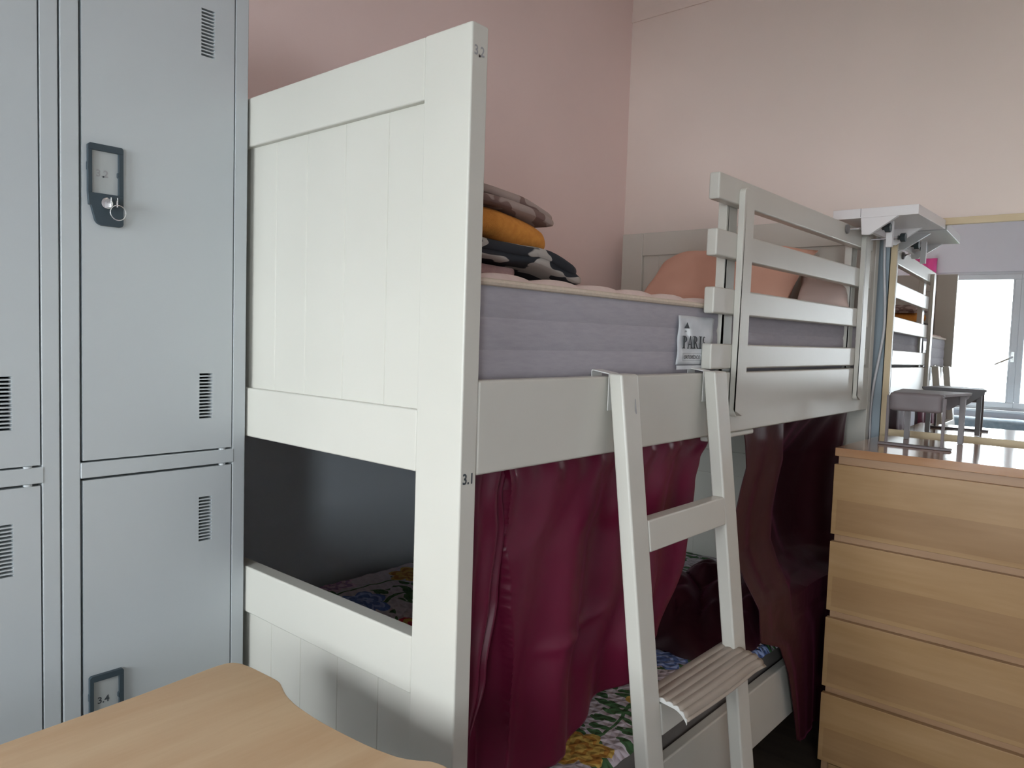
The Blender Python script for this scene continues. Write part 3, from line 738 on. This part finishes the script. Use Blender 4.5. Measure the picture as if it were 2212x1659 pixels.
hem2 = [(-.735,), (-.728,), (-.727,), (-.722,), (-.715,), (-.690,), (-.670,), (-.652,), (-.630,), (-.608,)]
edge2 = [(-.19, .858), (-.23, .870), (-.30, .874), (-.40, .886), (-.55, .900), (-.69, .910), (-.8, .91)]
def c2(u, v):
    zh = interp(hem2, u)[0]; z = -.186+(zh+.186)*v; y0, y1 = zlerp(left2, z), zlerp(right2, z)
    gather = max(0, 1-v/.16); top = math.sin(u*2*pi*11+1)*.004*gather
    a = .010+.014*v
    x = -.760+a*fold(u, v, 2.6, 1.2)+top+.008*math.exp(-((u-.42)/.03)**2)*max(0, v-.1)
    yy = y0+(y1-y0)*u; ye = zlerp(edge2, z)        # the panel folds back behind its visible left edge
    if yy < ye: x = -.768-min(.055, (ye-yy)*1.6+.012)
    x += .006*math.exp(-((v-.62)/.02)**2)*(1 if .25 < u < .6 else 0)*math.sin((u-.25)/.35*pi)
    return (x-.03*max(0, v-.8)*u, y0+(y1-y0)*u, z)
cu = build('curtain', MB().grid(c2, 220, 110), M['satin'], solid=.0012, smooth=80)
tag(cu, 'wide maroon satin curtain hanging behind the ladder', 'curtain', 'maroon satin curtains round the lower bunk')
left3 = [(-.757, 1.716, -.186), (-.757, 1.735, -.24), (-.757, 1.745, -.298), (-.757, 1.715, -.35), (-.757, 1.685, -.42), (-.757, 1.69, -.50), (-.735, 1.71, -.565), (-.703, 1.725, -.63), (-.700, 1.735, -.7125), (-.700, 1.86, -.760), (-.700, 1.93, -.85), (-.700, 1.98, -.96), (-.698, 2.014, -1.06)]
right3 = [(-.762, 2.515, -.186), (-.762, 2.50, -.24), (-.762, 2.49, -.298), (-.77, 2.485, -.36), (-.775, 2.48, -.43), (-.775, 2.47, -.50), (-.76, 2.47, -.57), (-.72, 2.45, -.63), (-.702, 2.43, -.7125), (-.700, 2.40, -.78), (-.700, 2.36, -.86), (-.700, 2.32, -.97), (-.698, 2.28, -1.09)]
def c3(u, v):
    a = interp(left3, v); b = interp(right3, v)
    rec = math.sin(min(1, max(0, (u-.28)/.72))*pi)**1.0*(.10 if v < .55 else .10*max(0, 1-(v-.55)/.12))*min(1, v*5)
    am = .009
    x = a[0]+(b[0]-a[0])*u+am*fold(u, v, 3.2, 2.2)*(1 if v < .55 else .5)-rec
    if v > .6: x = max(x, -.706)
    return (x, a[1]+(b[1]-a[1])*u, a[2]+(b[2]-a[2])*u-.015*math.sin(u*9)*v*v)
c3o = build('curtain', MB().grid(c3, 120, 130), M['satinshade'], solid=.0012, smooth=80)
tag(c3o, 'maroon curtain, shade put into its dark colour, drawn aside between the ladder and the chest of drawers', 'curtain', 'maroon satin curtains round the lower bunk')
def heap(u, v):
    x = -1.10+u*.335; y = 1.66+v*.62
    e = (math.sin(pi*u)*math.sin(pi*v))**.5 if 0 < u < 1 and 0 < v < 1 else 0
    n = mnoise.noise(Vector((x*7, y*6, 3)))+.5*mnoise.noise(Vector((x*18, y*14, 7)))
    ridge = abs(math.sin((x*1.5+y)*14+n*2))
    return (x+.02*n, y+.02*n, -.776+e*(.085+.045*ridge+.05*n)+.05*e*math.sin(pi*v)*(1-u))
build('gathered_end', MB().grid(heap, 60, 80), M['satinshade'], c3o, smooth=80)

# ------------------------------------------------------------------ chest of drawers
ch = thing('chest_of_drawers', (-.28, 2.27, -H), 'birch chest of drawers with a glossy top, standing right of the bunk bed', 'chest of drawers')
DX0, DX1 = -.655, .087
build('top', MB().box(DX0, DX1, 2.056, 2.492, -.2865, -.265), M['birchtop'], ch, bevel=.0012)
cb = MB().box(-.650, -.634, 2.073, 2.49, -H, -.2865).box(.066, .082, 2.073, 2.49, -H, -.2865).box(-.634, .066, 2.48, 2.49, -H, -.2865)
cb.box(-.634, .066, 2.078, 2.48, -.300, -.2865)
build('carcass', cb, M['birchdark'], ch, bevel=.0008)
build('top_strip', MB().box(-.634, .066, 2.072, 2.078, -.32, -.2865), M['birchdark'], ch)
build('plinth', MB().box(-.634, .066, 2.085, 2.10, -H, -1.13), M['birch'], ch)
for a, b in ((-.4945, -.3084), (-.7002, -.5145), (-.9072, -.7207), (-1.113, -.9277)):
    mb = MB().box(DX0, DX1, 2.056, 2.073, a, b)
    xs0, xs1, zb0, zb1 = DX0+.012, DX1-.012, a+.012, a+(b-a)*.50           # painted shade: darker colour over the lower half of the front
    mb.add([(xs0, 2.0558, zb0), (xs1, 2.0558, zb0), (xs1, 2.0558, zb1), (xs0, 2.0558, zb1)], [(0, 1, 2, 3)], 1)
    d = build('drawer', mb, [M['birch'], M['birchshade']], ch, bevel=.0012)
    build('drawer_box', MB().box(-.62, .05, 2.073, 2.45, a+.03, a+.036).box(-.62, -.612, 2.073, 2.45, a+.03, b-.03).box(.042, .05, 2.073, 2.45, a+.03, b-.03), M['birchdark'], d)
for z in (-.5045, -.7105, -.917): build('divider', MB().box(-.634, .066, 2.0745, 2.09, z-.014, z+.014), M['birchdark'], ch)
# ------------------------------------------------------------------ mirror
mi = thing('mirror', (-.28, 2.60, -.281), 'large mirror in a pale wood frame hung on the wall behind the chest of drawers', 'mirror')
mx0, mx1, mz0, mz1 = -.6895, .13, -.281, .398
def mir(mb):      # hangs a little out of true
    mb.v = [(x, 2.604+.0371*(x+.3)+.0064*(z+.26)+y, z) for x, y, z in mb.v]; return mb
build('frame_bottom', mir(MB().box(mx0+.017, mx1-.017, -.008, .008, mz0, mz0+.026)), M['pineh'], mi, bevel=.001)
build('frame_top', mir(MB().box(mx0, mx1, -.008, .008, mz1-.0205, mz1)), M['pineh'], mi, bevel=.001)
for a in (mx0, mx1-.017): build('frame_side', mir(MB().box(a, a+.017, -.008, .008, mz0, mz1-.0205)), M['pine'], mi, bevel=.001)
build('glass', mir(MB().box(mx0+.015, mx1-.015, 0, .003, mz0+.022, mz1-.018)), M['mirror'], mi, smooth=0)

# small two-legged stand on the chest
sd = thing('display_stand', (-.51, 2.27, -.265), 'small taupe padded stand on thin legs in front of the mirror', 'stand')
build('base_bar', MB().box(-.602, -.424, 2.238, 2.262, -.2645, -.2585), M['stand'], sd, bevel=.001)
for x in (-.586, -.449):
    build('leg', MB().box(x, x+.007, 2.244, 2.252, -.2585, -.128), M['stand'], sd, bevel=.0008)
build('crossbar', MB().box(-.579, -.449, 2.245, 2.251, -.130, -.126), M['stand'], sd)
mb = MB().puff(-.578, -.450, 2.235, 2.275, -.168, -.118, .008, 12, .0015, 30, 1)
build('pad', mb, M['stand'], sd, smooth=60)
build('seat_board', MB().add([(-.576, 2.262, -.125), (-.447, 2.262, -.125), (-.420, 2.452, -.125), (-.600, 2.452, -.125), (-.576, 2.262, -.118), (-.447, 2.262, -.118), (-.420, 2.452, -.118), (-.600, 2.452, -.118)],
      [(0, 3, 2, 1), (4, 5, 6, 7), (0, 1, 5, 4), (1, 2, 6, 5), (2, 3, 7, 6), (3, 0, 4, 7)]), M['standgrey'], sd, bevel=.001)
build('back_panel', MB().prism([(-.600, -.118), (-.420, -.118), (-.428, -.135), (-.475, -.172), (-.560, -.172)], 2.452, 2.460, 'y'), M['standgrey'], sd, bevel=.001)
for x in (-.585, -.446): build('leg', MB().box(x, x+.014, 2.438, 2.450, -.2645, -.126), M['standgrey'], sd, bevel=.0008)

# ------------------------------------------------------------------ clip-on bedside shelf
sh = thing('bedside_shelf', (-.6, 2.3, .29), 'white clip-on bedside shelf with black knobs clamped to the guard rail above the mirror', 'shelf')
def far(mb): mb.v = [(x*1.053, y*1.053, z*1.053) for x, y, z in mb.v]; return mb
build('tray', far(MB().box(-.728, -.515, 2.154, 2.456, .346, .3715)), M['shelf'], sh, bevel=.0012)
build('tray_seam', far(MB().box(-.6565, -.6555, 2.1532, 2.1545, .349, .3715)), M['greyrubber'], sh)
for ya in (2.154, 2.40):
    build('bracket', far(MB().prism([(-.655, .346), (-.651, .302), (-.632, .3005), (-.563, .346)], ya, ya+.012, 'y')), M['shelf'], sh, bevel=.0008)
build('cross_beam', far(MB().box(-.652, -.640, 2.166, 2.40, .315, .346)), M['shelf'], sh)
for i, yk in enumerate((2.22, 2.375)):
    xk = -.600
    zz = .326 if i == 0 else .318
    build('knob', far(MB().tube([(xk-.018, yk, zz), (xk-.012, yk, zz), (xk-.010, yk, zz), (xk+.003, yk, zz)], [.006, .006, .0125, .0125], 8)), M['rubber'], sh)
    py = 2.245 if i == 0 else 2.44
    build('bolt', MB().tube([(-.712, py, zz*1.022), (xk*1.053-.016, yk*1.053-.004, zz*1.053)], .0032, 8), M['chrome'], sh)
    build('clamp_pad', MB().tube([(-.7195, py, zz*1.022), (-.714, py, zz*1.022), (-.710, py, zz*1.022)], [.013, .013, .005], 16), M['greyrubber'], sh)
build('clamp_leg', far(MB().box(-.612, -.596, 2.236, 2.25, .276, .346)), M['shelf'], sh, bevel=.001)

tag(build('board', MB().box(-.752, -.697, 2.602, 2.622, -H, .36), M['bluegrey'], bevel=.001), 'narrow blue-grey board standing against the wall beside the mirror', 'board')
# cable running down the wall behind the mirror
pts = [(-.712, 2.592, .345), (-.708, 2.592, .25), (-.700, 2.592, .14), (-.698, 2.592, .06), (-.706, 2.592, -.02), (-.718, 2.592, -.11), (-.724, 2.592, -.20), (-.722, 2.592, -.30), (-.715, 2.59, -.6), (-.712, 2.59, -1.18)]
def cat(P, n=8):
    out_ = []
    for i in range(len(P)-1):
        p0, p1, p2, p3 = [Vector(P[max(0, min(len(P)-1, j))]) for j in (i-1, i, i+1, i+2)]
        for k in range(n):
            t = k/n; out_.append(.5*((2*p1)+(-p0+p2)*t+(2*p0-5*p1+4*p2-p3)*t*t+(-p0+3*p1-3*p2+p3)*t**3))
    return out_+[Vector(P[-1])]
tag(build('cable', MB().tube(cat(pts), .0042, 8), M['cable']), 'white cable hanging down the wall between bunk bed and mirror', 'cable')

# ------------------------------------------------------------------ table in the foreground
tb = thing('table', (-.75, .2, -H), 'beech school table with wavy edges in the foreground', 'table')
edge = [(-1.016, .264), (-1.026, .428), (-1.0368, .530), (-1.0372, .552), (-1.0335, .5655), (-1.020, .5745), (-.995, .5790), (-.963, .5812), (-.938, .5825), (-.925, .5812), (-.912, .5765), (-.886, .5672), (-.855, .5614), (-.82, .5592), (-.788, .5589), (-.745, .5615), (-.702, .5658), (-.662, .5738), (-.640, .5847), (-.628, .594), (-.615, .5985), (-.600, .6000), (-.56, .5985), (-.50, .594), (-.44, .590), (-.405, .580), (-.392, .560)]
poly = edge+[(-.390, .40), (-.390, .0), (-.392, -.06), (-.42, -.085), (-.60, -.08), (-.85, -.085), (-.98, -.08), (-1.003, -.06), (-1.008, .0)]
# smooth outline
sm = cat([(p[0], p[1], 0) for p in poly+[poly[0]]], 4)[:-1]
build('table_top', MB().prism([(p.x, p.y) for p in sm], -.522, -.5, 'z'), M['table'], tb, bevel=.004, segs=3, smooth=40)
for x, y in ((-.97, .50), (-.45, .53), (-.97, -.02), (-.45, -.02)):
    build('leg', MB().tube([(x, y, -H), (x, y, -.522)], .015, 16), M['steel'], tb)
for q in ((-.97, -.45, .495, .505), (-.97, -.45, -.025, -.015), (-.975, -.965, -.02, .5), (-.455, -.445, -.02, .53)): build('apron_bar', MB().box(*q, -.56, -.5225), M['steel'], tb)

# ------------------------------------------------------------------ day bed under the window (seen in the mirror)
sf = thing('day_bed', (-.5, -1.62, -H), 'low day bed with grey quilted cover under the window, seen in the mirror', 'bed')
build('quilted_cover', MB().puff(-1.22, .75, -1.87, -1.10, -.92, -.60, .05, 24, .008, 8, 1), M['greyquilt'], sf, smooth=70)
build('back_cushion', MB().puff(-1.22, .75, -1.87, -1.72, -.64, -.465, .04, 20, .006, 8, 2), M['greyquilt'], sf, smooth=70)
build('bed_base', MB().box(-1.2, .73, -1.85, -1.12, -1.10, -.91), M['white'], sf, bevel=.004)
for x in (-1.19, .68):
    for y in (-1.84, -1.17): build('leg', MB().box(x, x+.04, y, y+.04, -H, -1.10), M['white'], sf)
